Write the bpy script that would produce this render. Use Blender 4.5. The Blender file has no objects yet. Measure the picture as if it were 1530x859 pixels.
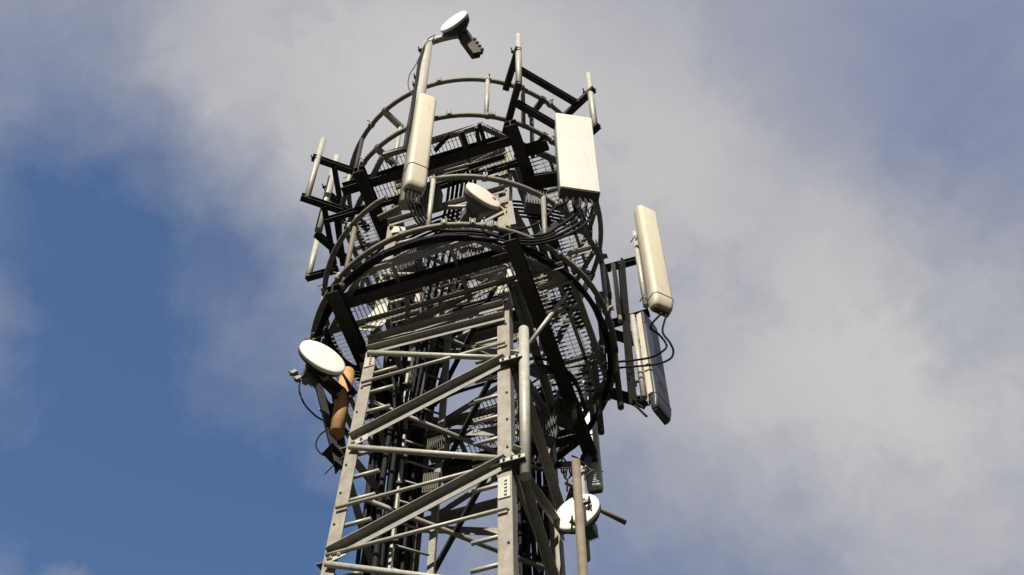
import bpy, math, random
from mathutils import Vector as V, Matrix
random.seed(7)
R = math.radians
sc = bpy.context.scene
COL = sc.collection

# ------------------------------------------------------------------ camera
CAM = V((.45, -7.28, 1.6)); ELEV = R(60.5); FPX = 2180.0
cd = bpy.data.cameras.new("camera"); cam = bpy.data.objects.new("camera", cd); COL.objects.link(cam)
cam.location = CAM; cam.rotation_euler = (math.pi/2 + ELEV, 0, 0)
cd.sensor_width = 36; cd.lens = 36*FPX/1530; cd.clip_start = .05; cd.clip_end = 8000
sc.camera = cam

# ------------------------------------------------------------------ sun and sky
SUN_AZ = R(-9)      # measured from the viewer's side of the mast, negative to the left
SUN_EL = R(34)
sdir = V((math.sin(SUN_AZ)*math.cos(SUN_EL), -math.cos(SUN_AZ)*math.cos(SUN_EL), math.sin(SUN_EL)))
sl = bpy.data.lights.new("sun", 'SUN'); sl.energy = 5.0; sl.angle = R(.5); sl.color = (1, .94, .83)
so = bpy.data.objects.new("sun", sl); COL.objects.link(so)
so.rotation_euler = (-sdir).to_track_quat('-Z', 'Y').to_euler()

def ray(px, py):
    fw = V((0, math.cos(ELEV), math.sin(ELEV))); up = V((0, -math.sin(ELEV), math.cos(ELEV)))
    return (fw*FPX + V((1, 0, 0))*(px-765) + up*(429.5-py)).normalized()
def ah(px, py, z):
    d = ray(px, py); return CAM + d*((z-CAM.z)/d.z)
def ad(px, py, y):
    d = ray(px, py); return CAM + d*((y-CAM.y)/d.y)

w = bpy.data.worlds.new("World"); sc.world = w; w.use_nodes = True
nt = w.node_tree; nt.nodes.clear()
def N(t, tree=None, **k):
    n = (tree or nt).nodes.new(t)
    for a, b in k.items(): setattr(n, a, b)
    return n
def wmath(op, a, b=None, clamp=False):
    n = N('ShaderNodeMath', operation=op, use_clamp=clamp)
    for i, x in enumerate((a, b)):
        if x is None: continue
        if isinstance(x, (int, float)): n.inputs[i].default_value = x
        else: nt.links.new(x, n.inputs[i])
    return n.outputs[0]
tc = N('ShaderNodeTexCoord')
nz = N('ShaderNodeTexNoise'); nz.inputs['Scale'].default_value = 5.5; nz.inputs['Detail'].default_value = 9; nz.inputs['Roughness'].default_value = .6
nt.links.new(tc.outputs['Generated'], nz.inputs['Vector'])
# the sky direction, stirred a little so that no cloud bank has a clean edge
sub = N('ShaderNodeVectorMath', operation='SUBTRACT'); nt.links.new(nz.outputs['Color'], sub.inputs[0]); sub.inputs[1].default_value = (.5, .5, .5)
scl = N('ShaderNodeVectorMath', operation='SCALE'); nt.links.new(sub.outputs[0], scl.inputs[0]); scl.inputs['Scale'].default_value = .16
add = N('ShaderNodeVectorMath', operation='ADD'); nt.links.new(tc.outputs['Generated'], add.inputs[0]); nt.links.new(scl.outputs[0], add.inputs[1])
def bank(px, py, rad, gain):
    """A soft bank of cloud (or a clearing) round one direction of the sky."""
    c = ray(px, py)
    n = N('ShaderNodeVectorMath', operation='DISTANCE'); nt.links.new(add.outputs[0], n.inputs[0]); n.inputs[1].default_value = c
    m = N('ShaderNodeMapRange', interpolation_type='SMOOTHSTEP'); nt.links.new(n.outputs['Value'], m.inputs[0])
    m.inputs[1].default_value = 0; m.inputs[2].default_value = rad/FPX; m.inputs[3].default_value = gain; m.inputs[4].default_value = 0
    return m.outputs[0]
def total(base, banks):
    s = None
    for b in banks:
        o = bank(*b); s = wmath('ADD', s, o) if s is not None else wmath('ADD', base, o)
    return s
cover = total(1.03, [(225, 510, 430, -.88), (130, 260, 310, -.66), (130, 830, 420, -.84), (0, 700, 300, -.34), (330, 870, 330, -.35), (190, 700, 170, .30), (100, 590, 120, .24), (20, 400, 240, -.14), (330, 640, 110, .14), (430, 760, 300, -.48), (640, 880, 380, -.52),
                    (75, 865, 90, .45), (1010, 890, 320, -.36), (20, 40, 200, -.12), (1540, 200, 200, -.12)])
light = total(.42, [(500, 110, 420, .46), (820, 150, 400, .38), (1190, 430, 480, .40), (1420, 520, 360, .12), (1000, 200, 260, .12), (1380, 90, 340, -.40), (1560, 250, 240, -.12), (560, 560, 300, -.12),
                    (1420, 700, 480, .3), (980, 860, 300, -.2), (60, 60, 300, -.18), (75, 865, 90, .3), (200, 700, 500, -.1)])
n2 = N('ShaderNodeTexNoise'); n2.inputs['Scale'].default_value = 6.5; n2.inputs['Detail'].default_value = 6; n2.inputs['Roughness'].default_value = .5
nt.links.new(add.outputs[0], n2.inputs['Vector'])
n3 = N('ShaderNodeTexNoise'); n3.inputs['Scale'].default_value = 17; n3.inputs['Detail'].default_value = 8; n3.inputs['Roughness'].default_value = .62
nt.links.new(add.outputs[0], n3.inputs['Vector'])
fine = wmath('MULTIPLY', wmath('SUBTRACT', n3.outputs['Fac'], .5), .65)
fl = wmath('ADD', wmath('MULTIPLY', wmath('SUBTRACT', n2.outputs['Fac'], .5), .80), fine)
cover = wmath('ADD', cover, fl, clamp=True)
light = wmath('ADD', light, wmath('MULTIPLY', fl, .24), clamp=True)
sky = N('ShaderNodeTexSky', sky_type='NISHITA'); sky.sun_disc = False
sky.sun_elevation = SUN_EL; sky.sun_rotation = math.atan2(sdir.x, sdir.y)
sky.altitude = 200; sky.air_density = 1.0; sky.dust_density = .1; sky.ozone_density = 4.5
b1 = N('ShaderNodeBackground'); b1.inputs['Strength'].default_value = .112
nt.links.new(sky.outputs[0], b1.inputs['Color'])
ramp = N('ShaderNodeValToRGB'); nt.links.new(light, ramp.inputs[0])
el = ramp.color_ramp.elements
el[0].position = 0; el[0].color = (.150, .181, .283, 1)
el[1].position = 1; el[1].color = (.412, .402, .398, 1)
e = el.new(.5); e.color = (.255, .265, .312, 1)
# low dark sky added out of view to cut fill light on the undersides
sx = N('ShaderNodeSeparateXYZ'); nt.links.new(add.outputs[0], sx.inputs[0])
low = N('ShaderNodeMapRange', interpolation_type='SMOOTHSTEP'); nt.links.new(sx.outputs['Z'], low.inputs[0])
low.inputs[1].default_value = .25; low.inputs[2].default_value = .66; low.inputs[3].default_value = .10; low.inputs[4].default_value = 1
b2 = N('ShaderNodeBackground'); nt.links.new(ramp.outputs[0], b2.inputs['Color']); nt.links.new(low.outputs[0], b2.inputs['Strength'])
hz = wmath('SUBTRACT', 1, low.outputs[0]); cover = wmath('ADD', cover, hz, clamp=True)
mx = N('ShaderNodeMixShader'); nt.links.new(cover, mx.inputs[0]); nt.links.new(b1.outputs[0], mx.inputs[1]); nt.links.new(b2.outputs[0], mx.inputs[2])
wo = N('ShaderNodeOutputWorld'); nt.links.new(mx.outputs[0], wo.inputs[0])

vs = sc.view_settings
vs.view_transform = 'Standard'; vs.look = 'None'; vs.exposure = .5; vs.gamma = 1; vs.use_curve_mapping = False

# ------------------------------------------------------------------ materials
def mat(name, base, alt=None, rough=.55, metal=0, scale=14, stain=None, stain_amt=.35, bump=.0, spec=.4):
    m = bpy.data.materials.new(name); m.use_nodes = True; t = m.node_tree
    p = t.nodes['Principled BSDF']; p.inputs['Roughness'].default_value = rough; p.inputs['Metallic'].default_value = metal
    p.inputs['Specular IOR Level'].default_value = spec
    co = t.nodes.new('ShaderNodeTexCoord')
    n = t.nodes.new('ShaderNodeTexNoise'); n.inputs['Scale'].default_value = scale; n.inputs['Detail'].default_value = 6; n.inputs['Roughness'].default_value = .65
    t.links.new(co.outputs['Object'], n.inputs['Vector'])
    mr = t.nodes.new('ShaderNodeMapRange'); mr.inputs[1].default_value = .35; mr.inputs[2].default_value = .65
    t.links.new(n.outputs['Fac'], mr.inputs[0])
    mx = t.nodes.new('ShaderNodeMix'); mx.data_type = 'RGBA'
    mx.inputs[6].default_value = (*base, 1); mx.inputs[7].default_value = (*(alt or [c*.8 for c in base]), 1)
    t.links.new(mr.outputs[0], mx.inputs[0])
    out = mx.outputs[2]
    if stain:
        mp = t.nodes.new('ShaderNodeMapping'); mp.inputs['Scale'].default_value = (9, 9, 1.6)
        t.links.new(co.outputs['Object'], mp.inputs[0])
        s = t.nodes.new('ShaderNodeTexNoise'); s.inputs['Scale'].default_value = 1.7; s.inputs['Detail'].default_value = 8; s.inputs['Roughness'].default_value = .7
        t.links.new(mp.outputs[0], s.inputs['Vector'])
        r2 = t.nodes.new('ShaderNodeMapRange'); r2.inputs[1].default_value = .52; r2.inputs[2].default_value = .72; r2.inputs[4].default_value = stain_amt
        t.links.new(s.outputs['Fac'], r2.inputs[0])
        m2 = t.nodes.new('ShaderNodeMix'); m2.data_type = 'RGBA'; t.links.new(r2.outputs[0], m2.inputs[0]); t.links.new(out, m2.inputs[6]); m2.inputs[7].default_value = (*stain, 1)
        out = m2.outputs[2]
    t.links.new(out, p.inputs['Base Color'])
    if bump:
        b = t.nodes.new('ShaderNodeBump'); b.inputs['Strength'].default_value = bump; b.inputs['Distance'].default_value = .004
        t.links.new(n.outputs['Fac'], b.inputs['Height']); t.links.new(b.outputs[0], p.inputs['Normal'])
    return m
STEEL = mat('galvanised_steel', (.28, .272, .245), (.21, .203, .182), .55, .1, 18, (.22, .15, .085), .55, .3, spec=.2)
LEGM = mat('weathered_leg_steel', (.30, .278, .238), (.22, .20, .168), .6, .08, 9, (.20, .13, .075), .9, .4, spec=.2)
PALE = mat('bright_zinc_steel', (.44, .425, .37), (.33, .315, .265), .5, .1, 20, (.30, .23, .14), .35, .2)
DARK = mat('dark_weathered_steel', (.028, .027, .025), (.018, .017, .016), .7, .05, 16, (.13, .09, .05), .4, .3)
RUST = mat('rusty_pipe_steel', (.20, .172, .13), (.15, .125, .09), .7, .1, 11, (.17, .09, .04), .6, .4)
TAN = mat('tan_painted_pipe', (.50, .28, .115), (.40, .215, .09), .6, 0, 9, (.20, .10, .04), .4, .2)
WHITE = mat('white_radome', (.76, .75, .71), (.71, .70, .66), .5, 0, 6, (.56, .52, .44), .45)
CREAM = mat('cream_plastic', (.57, .51, .39), (.53, .475, .36), .5, 0, 5, (.36, .30, .21), .55)
IVORY = mat('ivory_panel', (.55, .535, .475), (.53, .51, .45), .5, 0, 4, (.42, .385, .32), .5)
PINK = mat('aged_pink_radome', (.70, .62, .55), (.66, .58, .51), .55, 0, 5, (.60, .50, .42), .3)
BLACK = mat('black_cable_rubber', (.012, .012, .012), (.02, .019, .018), .7, 0, 20, spec=.12)
GREY = mat('grey_cable_sheath', (.07, .07, .068), (.05, .05, .049), .65, 0, 20, spec=.2)
BOXM = mat('radio_grey_casting', (.13, .13, .125), (.09, .09, .088), .6, .1, 15)
BRASS = mat('brass_connector', (.55, .40, .16), (.42, .30, .12), .4, .7, 20)
RED = mat('faded_red_print', (.42, .10, .08), None, .7)
SEAM = mat('dark_seam', (.10, .085, .065), None, .7)
TAPE = mat('yellow_green_tape', (.42, .40, .12), None, .6)
RAIL = mat('grey_rail_steel', (.21, .195, .165), (.145, .135, .11), .6, .1, 18, (.18, .115, .06), .5, .2)
SLATE = mat('slate_grey_back', (.045, .05, .062), (.035, .04, .05), .45, 0, 6)
GRID = mat('dull_grating_steel', (.12, .115, .10), (.07, .068, .06), .6, .1, 30)
GRASS = mat('grass_ground', (.018, .022, .012), (.026, .027, .016), .9, 0, .4)

# ------------------------------------------------------------------ geometry helpers
class MB:
    def __init__(s): s.v = []; s.f = []; s.s = []
    def raw(s, vs, fs, smooth=False):
        o = len(s.v); s.v += [V(x) for x in vs]; s.f += [tuple(i+o for i in f) for f in fs]; s.s += [smooth]*len(fs)
        return s
    def bar(s, p0, p1, a, b, x0, x1, y0, y1):
        p0, p1 = V(p0), V(p1)
        vs = [p + a*x + b*y for p in (p0, p1) for x, y in ((x0, y0), (x1, y0), (x1, y1), (x0, y1))]
        fs = [(0, 1, 2, 3), (7, 6, 5, 4), (0, 4, 5, 1), (1, 5, 6, 2), (2, 6, 7, 3), (3, 7, 4, 0)]
        ax = (p1-p0)
        if a.cross(b).dot(ax) > 0: fs = [f[::-1] for f in fs]
        return s.raw(vs, fs)
    def angle(s, p0, p1, a, b, w=.08, t=.008):
        """L section: one flange along a, one along b."""
        d = (V(p1)-V(p0)).normalized(); a = (a-d*a.dot(d)).normalized(); b = (b-d*b.dot(d)-a*b.dot(a)).normalized()
        s.bar(p0, p1, a, b, 0, w, 0, t); s.bar(p0, p1, a, b, 0, t, t, w); return s
    def channel(s, p0, p1, out=None, w=.06, h=.12, t=.008):
        d = (V(p1)-V(p0)).normalized(); b = V((0, 0, 1)); b = (b-d*b.dot(d)).normalized(); a = d.cross(b)
        if out is not None and a.dot(out) < 0: a = -a
        s.bar(p0, p1, a, b, -w/2, w/2, -h/2, -h/2+t); s.bar(p0, p1, a, b, -w/2, w/2, h/2-t, h/2)
        s.bar(p0, p1, a, b, -w/2, -w/2+t, -h/2+t, h/2-t); return s
    def ibeam(s, p0, p1, w=.09, h=.12, t=.008):
        d = (V(p1)-V(p0)).normalized(); b = V((0, 0, 1)); b = (b-d*b.dot(d)).normalized(); a = d.cross(b)
        s.bar(p0, p1, a, b, -w/2, w/2, -h/2, -h/2+t); s.bar(p0, p1, a, b, -w/2, w/2, h/2-t, h/2)
        s.bar(p0, p1, a, b, -t/2, t/2, -h/2+t, h/2-t); return s
    def box(s, p0, p1, w, h, up=V((0, 0, 1))):
        d = (V(p1)-V(p0)).normalized()
        if abs(d.dot(up)) > .95: up = V((0, 1, 0))
        b = (up-d*up.dot(d)).normalized(); a = d.cross(b)
        return s.bar(p0, p1, a, b, -w/2, w/2, -h/2, h/2)
    def tube(s, pts, r, n=10, closed=False, caps=True, r1=None):
        pts = [V(p) for p in pts]; m = len(pts); vs = []; prev = None
        for i, p in enumerate(pts):
            q0 = pts[(i-1) % m] if (closed or i) else p; q1 = pts[(i+1) % m] if (closed or i < m-1) else p
            d = (q1-q0).normalized()
            if prev is None:
                u = d.cross(V((0, 0, 1)));
                if u.length < .2: u = d.cross(V((0, 1, 0)))
            else: u = prev - d*prev.dot(d)
            u.normalize(); prev = u; q = d.cross(u)
            rr = r if r1 is None else r+(r1-r)*i/(m-1)
            vs += [p + (u*math.cos(k*2*math.pi/n)+q*math.sin(k*2*math.pi/n))*rr for k in range(n)]
        fs = []
        for i in range(m if closed else m-1):
            j = (i+1) % m
            fs += [(i*n+k, i*n+(k+1) % n, j*n+(k+1) % n, j*n+k) for k in range(n)]
        s.raw(vs, fs, True)
        if caps and not closed:
            o = len(s.v)-len(vs)
            s.f += [tuple(o+k for k in range(n))[::-1], tuple(o+(m-1)*n+k for k in range(n))]; s.s += [False, False]
        return s
    def lathe(s, c, axis, prof, n=36, smooth=True):
        """prof: list of (distance along axis, radius)."""
        c = V(c); d = V(axis).normalized(); u = d.cross(V((0, 0, 1))).normalized(); q = d.cross(u); vs = []
        for h, r in prof: vs += [c + d*h + (u*math.cos(k*2*math.pi/n)+q*math.sin(k*2*math.pi/n))*max(r, .0005) for k in range(n)]
        fs = [(i*n+k, i*n+(k+1) % n, (i+1)*n+(k+1) % n, (i+1)*n+k) for i in range(len(prof)-1) for k in range(n)]
        s.raw(vs, fs, smooth); o = len(s.v)-len(vs)
        s.f += [tuple(o+k for k in range(n))[::-1], tuple(o+(len(prof)-1)*n+k for k in range(n))]; s.s += [False]*2
        return s
    def build(s, name, m, parent=None):
        off = parent_world(parent)
        me = bpy.data.meshes.new(name); me.from_pydata([v-off for v in s.v], [], s.f); me.materials.append(m)
        me.polygons.foreach_set('use_smooth', s.s); me.update()
        o = bpy.data.objects.new(name, me); COL.objects.link(o)
        if parent: o.parent = parent
        return o
def parent_world(p):
    t = V((0, 0, 0))
    while p is not None: t += p.location; p = p.parent
    return t
def tag(o, label, cat, group=None):
    o['label'] = label; o['category'] = cat
    if group: o['group'] = group
    return o
def thing(name, label, cat, loc=(0, 0, 0), group=None):
    o = bpy.data.objects.new(name, None); COL.objects.link(o); o.location = loc; o.empty_display_size = .2
    return tag(o, label, cat, group)
def spline(pts, k=8):
    pts = [V(p) for p in pts]; P = [pts[0]*2-pts[1]] + pts + [pts[-1]*2-pts[-2]]; out = []
    for i in range(1, len(P)-2):
        for j in range(k):
            t = j/k; a, b, c, d = P[i-1], P[i], P[i+1], P[i+2]
            out.append(.5*((2*b)+(c-a)*t+(2*a-5*b+4*c-d)*t*t+(3*b-a-3*c+d)*t**3))
    return out+[pts[-1]]
UP = V((0, 0, 1))
TA = R(-18.2); UU = V((math.cos(TA), math.sin(TA), 0)); VV = V((-math.sin(TA), math.cos(TA), 0))
def lo(u, v, z): return UU*u + VV*v + UP*z
def pol(r, deg, z):           # ring direction: 0 towards the viewer, 90 to the right
    a = R(deg); return V((r*math.sin(a), -r*math.cos(a), z))
def az(deg): return V((math.sin(R(deg)), -math.cos(R(deg)), 0))

# ------------------------------------------------------------------ ground
g = MB(); g.raw([(-4000, -4000, 0), (4000, -4000, 0), (4000, 4000, 0), (-4000, 4000, 0)], [(0, 1, 2, 3)])
go = g.build('ground', GRASS); go['kind'] = 'structure'
g = MB(); g.bar((-1.6, 0, 0), (1.6, 0, 0), V((0, 1, 0)), UP, -1.6, 1.6, 0, .12)
tag(g.build('concrete_foundation', mat('concrete', (.32, .31, .29), None, .9)), 'square concrete foundation pad carrying the lattice tower', 'foundation')

# ------------------------------------------------------------------ lattice tower
S = .658; ZTOP = 16.05; ZB = .12
tower = thing('lattice_tower', 'square lattice steel tower of angle legs and zigzag braces carrying both platforms', 'tower', (0, 0, ZB))
corners = {'L': (-1, -1), 'R': (1, -1), 'FR': (1, 1), 'FL': (-1, 1)}
def leg_pt(k, z, ins=0.0):
    cx, cy = corners[k]; s = S-ins+max(0, 13-z)*.016
    return lo(cx*s, cy*s, z)
legs = {}
for k, (cx, cy) in corners.items():
    m = MB(); m.angle(leg_pt(k, ZB), leg_pt(k, 13), -UU*cx, -VV*cy, .108, .011); m.angle(leg_pt(k, 13), leg_pt(k, ZTOP), -UU*cx, -VV*cy, .112, .011)
    legs[k] = m.build('leg', LEGM, tower)
    # splice plates with bolts
    for zz in ((10.0, 13.0, 7.0, 4.0) if k in ('R', 'FR') else (9.38, 12.4, 6.4, 3.4)):
        p = leg_pt(k, zz)
        m = MB(); q = p - UU*cx*.055 + VV*cy*.004
        m.bar(q-UP*.12, q+UP*.12, UU, VV*cy, -.046, .046, 0, .009)
        for dz in (-.09, -.05, -.01, .03, .07):
            c = q+UP*dz+VV*cy*.009+UU*.012
            m.lathe(c, VV*cy, [(0, .011), (.012, .011)], 6, False)
        m.build('splice_plate', PALE, legs[k])
# bolt heads along the two near legs
for k in ('L', 'R'):
    cx, cy = corners[k]; zz = 7.5
    while zz < 15.9:
        q = leg_pt(k, zz)-UU*cx*.03+VV*cy*.001
        MB().lathe(q, VV*cy, [(0, .010), (.009, .010)], 6, False).build('bolt_head', DARK, legs[k]); zz += .36 + .04*random.random()
# step bolts, standing inwards off the two near legs
for k in ('L', 'R'):
    cx, cy = corners[k]; z = 7.4
    while z < 15.7:
        q = leg_pt(k, z)-UU*cx*.06+VV*.03
        m = MB(); q2 = q-UU*cx*.25
        m.tube([q-UU*cx*-.03, q2], .017, 8)
        m.build('step_bolt', PALE, legs[k]); z += .30
RN = [16.05-1.43*i for i in range(11)]       # nodes on leg R (and FL)
faces = [('L', 'R', -VV), ('R', 'FR', UU), ('FR', 'FL', VV), ('FL', 'L', -UU)]
def slant(p, q, nrm):
    d = (q-p).normalized(); b = -UP; return (b-d*b.dot(d)).normalized()
def gusset(k, z, nrm, s=.15, parent=tower):
    p = leg_pt(k, z); other = UU if abs(nrm.dot(UU)) < .5 else VV
    side = -1 if other.dot(p) > 0 else 1
    q = p + other*side*.10 + nrm*.012
    m = MB(); h = s/2
    pts = [(-h*.6, -h), (h*1.1, -h*.5), (h*1.1, h*.5), (-h*.6, h)]
    a = other*side
    vs = [q+a*x+UP*y+nrm*t for t in (0, .008) for x, y in pts]
    fs = [(3, 2, 1, 0), (4, 5, 6, 7)] + [(i, (i+1) % 4, 4+(i+1) % 4, 4+i) for i in range(4)]
    if a.cross(UP).dot(nrm) < 0: fs = [f[::-1] for f in fs]
    m.raw(vs, fs)
    for x, y in ((.0, .03), (.03, -.02), (-.03, -.04)):
        m.lathe(q+a*x+UP*y+nrm*.008, nrm, [(0, .014), (.012, .014), (.012, .007), (.022, .007)], 6, False)
    m.build('gusset_plate', PALE, parent)
for fi, (a, b, nrm) in enumerate(faces):
    hub = 'R' if 'R' in (a, b) and fi < 2 else 'FL'; oth = b if a == hub else a
    for i, z in enumerate(RN[:-1]):
        if z > 16.2 or z-1.43 < ZB: continue
        din = .012
        zt = min(z, ZTOP-.1)
        def sh(p, q, c=.07):
            d = (q-p).normalized(); return p+d*c, q-d*c
        p, q = sh(leg_pt(hub, zt)+nrm*din, leg_pt(oth, z-.6)+nrm*din, .04)
        m = MB(); m.bar(p, q, nrm, slant(p, q, nrm), 0, .07, 0, .007); m.bar(p, q, nrm, slant(p, q, nrm), 0, .007, .007, .092); m.build('angle_brace', STEEL, tower)
        p, q = sh(leg_pt(oth, z-.69)+nrm*din, leg_pt(hub, z-1.47)+nrm*din, .05)
        m = MB()
        if fi == 0: m.tube([p+nrm*.02, q+nrm*.02], .024, 10); m.build('tube_brace', PALE, tower)
        else: m.angle(p, q, nrm, -UP, .06, .007); m.build('angle_brace', STEEL, tower)
        if fi in (1, 2):
            p, q = sh(leg_pt(hub, zt-.02)+nrm*.02, leg_pt(oth, zt-.02)+nrm*.02)
            m = MB(); m.angle(p, q, -nrm, -UP, .07, .007); m.build('cross_member', STEEL, tower)
        gusset(hub, zt, nrm); gusset(oth, z-.61, nrm)
# straight cross members on the near face
def cross(z0, z1, kind, mtl, off=.03):
    p = leg_pt('L', z0)-VV*off+UU*.03; q = leg_pt('R', z1)-VV*off-UU*.03; m = MB()
    if kind == 'rod': m.tube([p, q], .015, 8)
    elif kind == 'flat': m.box(p, q, .012, .05)
    else: m.bar(p, q, -VV, slant(p, q, VV), 0, .055, 0, .007); m.bar(p, q, -VV, slant(p, q, VV), 0, .007, .007, .075)
    m.build('cross_member', mtl, tower)
for z in (9.72, 10.27, 12.0, 8.0): cross(z, z, 'rod', PALE)
cross(12.66, 12.62, 'angle', STEEL, .05); cross(12.52, 12.45, 'angle', STEEL, .03)
cross(15.0, 15.0, 'angle', STEEL); cross(15.95, 15.95, 'angle', STEEL); cross(13.6, 13.6, 'angle', STEEL)
# the braces seen through the tower on its far side
for z in (10.6, 11.9, 13.4, 14.8):
    m = MB(); m.tube([lo(-.6, -.55, z), lo(.55, .6, z+.02)], .022, 8); m.build('plan_brace', STEEL, tower)
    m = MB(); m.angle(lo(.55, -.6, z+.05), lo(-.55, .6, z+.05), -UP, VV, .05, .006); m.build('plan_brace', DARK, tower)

# ------------------------------------------------------------------ work platforms
def octo(u): return min(1.25, 1.8-abs(u))
def grate(u0, u1, v0, v1, z, along='v', m=None, skip=None):
    m = m or MB(); bh = .022
    def runs(lo_, hi_): return [(lo_, hi_)] if hi_ > lo_ else []
    if along == 'v': pu, pv = .041, .10
    else: pu, pv = .10, .045
    u = u0
    while u <= u1+1e-6:
        a, b = max(v0, -octo(u)), min(v1, octo(u))
        if b > a: m.bar(lo(u, a, z), lo(u, b, z), UU, UP, -.002, .002, 0, bh if along == 'v' else .008)
        u += pu
    v = v0
    while v <= v1+1e-6:
        a, b = max(u0, -octo(v)), min(u1, octo(v))
        if b > a: m.bar(lo(a, v, z+.002), lo(b, v, z+.002), VV, UP, -.002, .002, 0, bh if along == 'u' else .008)
        v += pv
    return m
def ring(z, r=1.41, rr=.027, gap=None):
    m = MB()
    if gap: m.tube([pol(r, gap[1]+(360-(gap[1]-gap[0]))*i/90, z) for i in range(91)], rr, 12)
    else: m.tube([pol(r, i*4, z) for i in range(90)], rr, 12, closed=True)
    return m
def clampm(m, c, axis, r, t=.012, wid=.03, n=12):
    """A band clamp round a pipe with a bolt lug."""
    c = V(c); axis = V(axis).normalized()
    m.lathe(c-axis*wid/2, axis, [(0, r), (0, r+t), (wid, r+t), (wid, r)], n)
    side = axis.cross(V((.3, .9, .2))).normalized()
    m.box(c+side*(r), c+side*(r+.05), wid, .02); m.tube([c+side*(r+.035)-axis.cross(side)*.05, c+side*(r+.035)+axis.cross(side)*.05], .007, 6)
def platform(zf, label, posts, gap=None, left_ext=-1.06, inner=None):
    t = thing('work_platform', label, 'platform', (0, 0, zf), 'round work platforms of the tower')
    beams = []
    for v in (-1.02, 1.02):
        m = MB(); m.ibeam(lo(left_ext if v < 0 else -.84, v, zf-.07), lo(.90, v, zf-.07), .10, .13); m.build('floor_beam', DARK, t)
    for u, bw in ((-.79, .12), (.86, .115)):
        m = MB(); m.ibeam(lo(u, -1.24, zf-.20), lo(u, 1.28, zf-.20), bw, .13); m.build('floor_beam', DARK, t)
    for v in (-.74, .74):
        m = MB(); m.ibeam(lo(-1.36 if v < 0 else -.8, v, zf-.075), lo(.85, v, zf-.075), .05, .08) if zf > 14 else m.angle(lo(-1.2, v, zf-.04), lo(1.2, v, zf-.04), -VV, -UP, .045, .006); m.build('floor_beam', DARK if zf > 14 else STEEL, t)
    for u in (-1.12, 1.1, -.25, .3):
        m = MB(); m.channel(lo(u, -octo(u) if abs(u) > 1 else -1.24, zf-.02), lo(u, octo(u) if abs(u) > 1 else -.74, zf-.02), UU, .03, .045, .006); m.build('floor_joist', STEEL, t)
    for u in (-.3, .35):
        m = MB(); m.channel(lo(u, .74, zf-.02), lo(u, 1.24, zf-.02), UU, .03, .045, .006); m.build('floor_joist', STEEL, t)
    for v in (-.3, .25):
        for a, b in ((-1.24, -.79), (.86, 1.24)):
            m = MB(); m.channel(lo(a, v, zf-.02), lo(b, v, zf-.02), VV, .03, .045, .006); m.build('floor_joist', STEEL, t)
    # octagonal edge frame
    oc = [(.55, -1.25), (1.25, -.55), (1.25, .55), (.55, 1.25), (-.55, 1.25), (-1.25, .55), (-1.25, -.55), (-.55, -1.25)]
    for i in range(8):
        a, b = lo(*oc[i], zf-.03), lo(*oc[(i+1) % 8], zf-.03); d = (b-a).normalized(); out = d.cross(UP)
        if out.dot(a) < 0: out = -out
        m = MB(); m.angle(a+d*.02, b-d*.02, UP, -out, .055, .006); m.build('edge_angle', STEEL, t)
    # gratings
    for args in [(-1.2, 1.2, -1.24, -.70, 'v'), (-1.2, 1.2, .70, 1.24, 'v'), (-1.24, -.74, -.69, .69, 'u'), (.82, 1.24, -.69, .69, 'u')] + (inner or []):
        grate(*args[:4], zf+.03, args[4]).build('floor_grating', GRID, t)
    ring(zf+.1, 1.41, .027).build('toe_rail', RAIL, t)
    ring(zf+1.1, 1.41, .027, gap).build('top_rail', RAIL, t)
    for a, r, mtl, z0, z1 in posts:
        m = MB(); m.tube([pol(r, a, zf+z0), pol(r, a, zf+z1)], .024, 10)
        if abs(r-1.41) > .06:
            for zz in (.1, 1.1):
                if z0-.2 < zz < z1+.2: m.channel(pol(1.44, a, zf+zz), pol(r-.03, a, zf+zz), None, .06, .06, .006)
        m.build('guard_post', mtl, t)
    for a in range(8, 360, 30):
        for zz in (.1, 1.1):
            if gap and zz > 1 and gap[0]-5 < a-360*(a > 180) < gap[1]+5: continue
            m = MB(); clampm(m, pol(1.41, a, zf+zz), pol(1, a+90, 0), .027, .009, .04); m.build('rail_clamp', STEEL, t)
    return t
P1 = platform(15.5, 'upper round platform with grating floor and curved guard rail at the top of the tower',
         [(7.5, 1.41, PALE, .1, 1.12), (24, 1.40, RUST, .1, 1.2), (-78, 1.41, PALE, .1, 1.15), (-43, 1.16, PALE, 0, 1.12), (34, 1.19, GREY, .0, 1.1),
          (75, 1.41, STEEL, .1, 1.1), (110, 1.2, STEEL, 0, 1.1), (-120, 1.41, STEEL, .1, 1.1), (160, 1.41, STEEL, .1, 1.1), (-160, 1.41, STEEL, .1, 1.1), (-60, 1.41, DARK, .1, 1.1)],
         inner=[(-.1, .8, .28, .69, 'v'), (-.72, -.3, .3, .69, 'u')])
P2 = platform(13.0, 'lower round platform with open grating floor under a ring of black cables',
         [(-12, 1.41, PALE, .1, 1.12), (-50, 1.38, RUST, -.1, 1.3), (-85, 1.41, STEEL, .1, 1.1), (70, 1.41, STEEL, .1, 1.15), (85, 1.30, GREY, -.2, 1.1), (32, 1.41, STEEL, .1, 1.1),
          (120, 1.41, STEEL, .1, 1.1), (-120, 1.41, STEEL, .1, 1.1), (170, 1.41, STEEL, .1, 1.1), (-150, 1.25, STEEL, 0, 1.1)],
         gap=(-32, -12.5), left_ext=-.85, inner=[(-.1, .8, .45, .69, 'v')])
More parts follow.
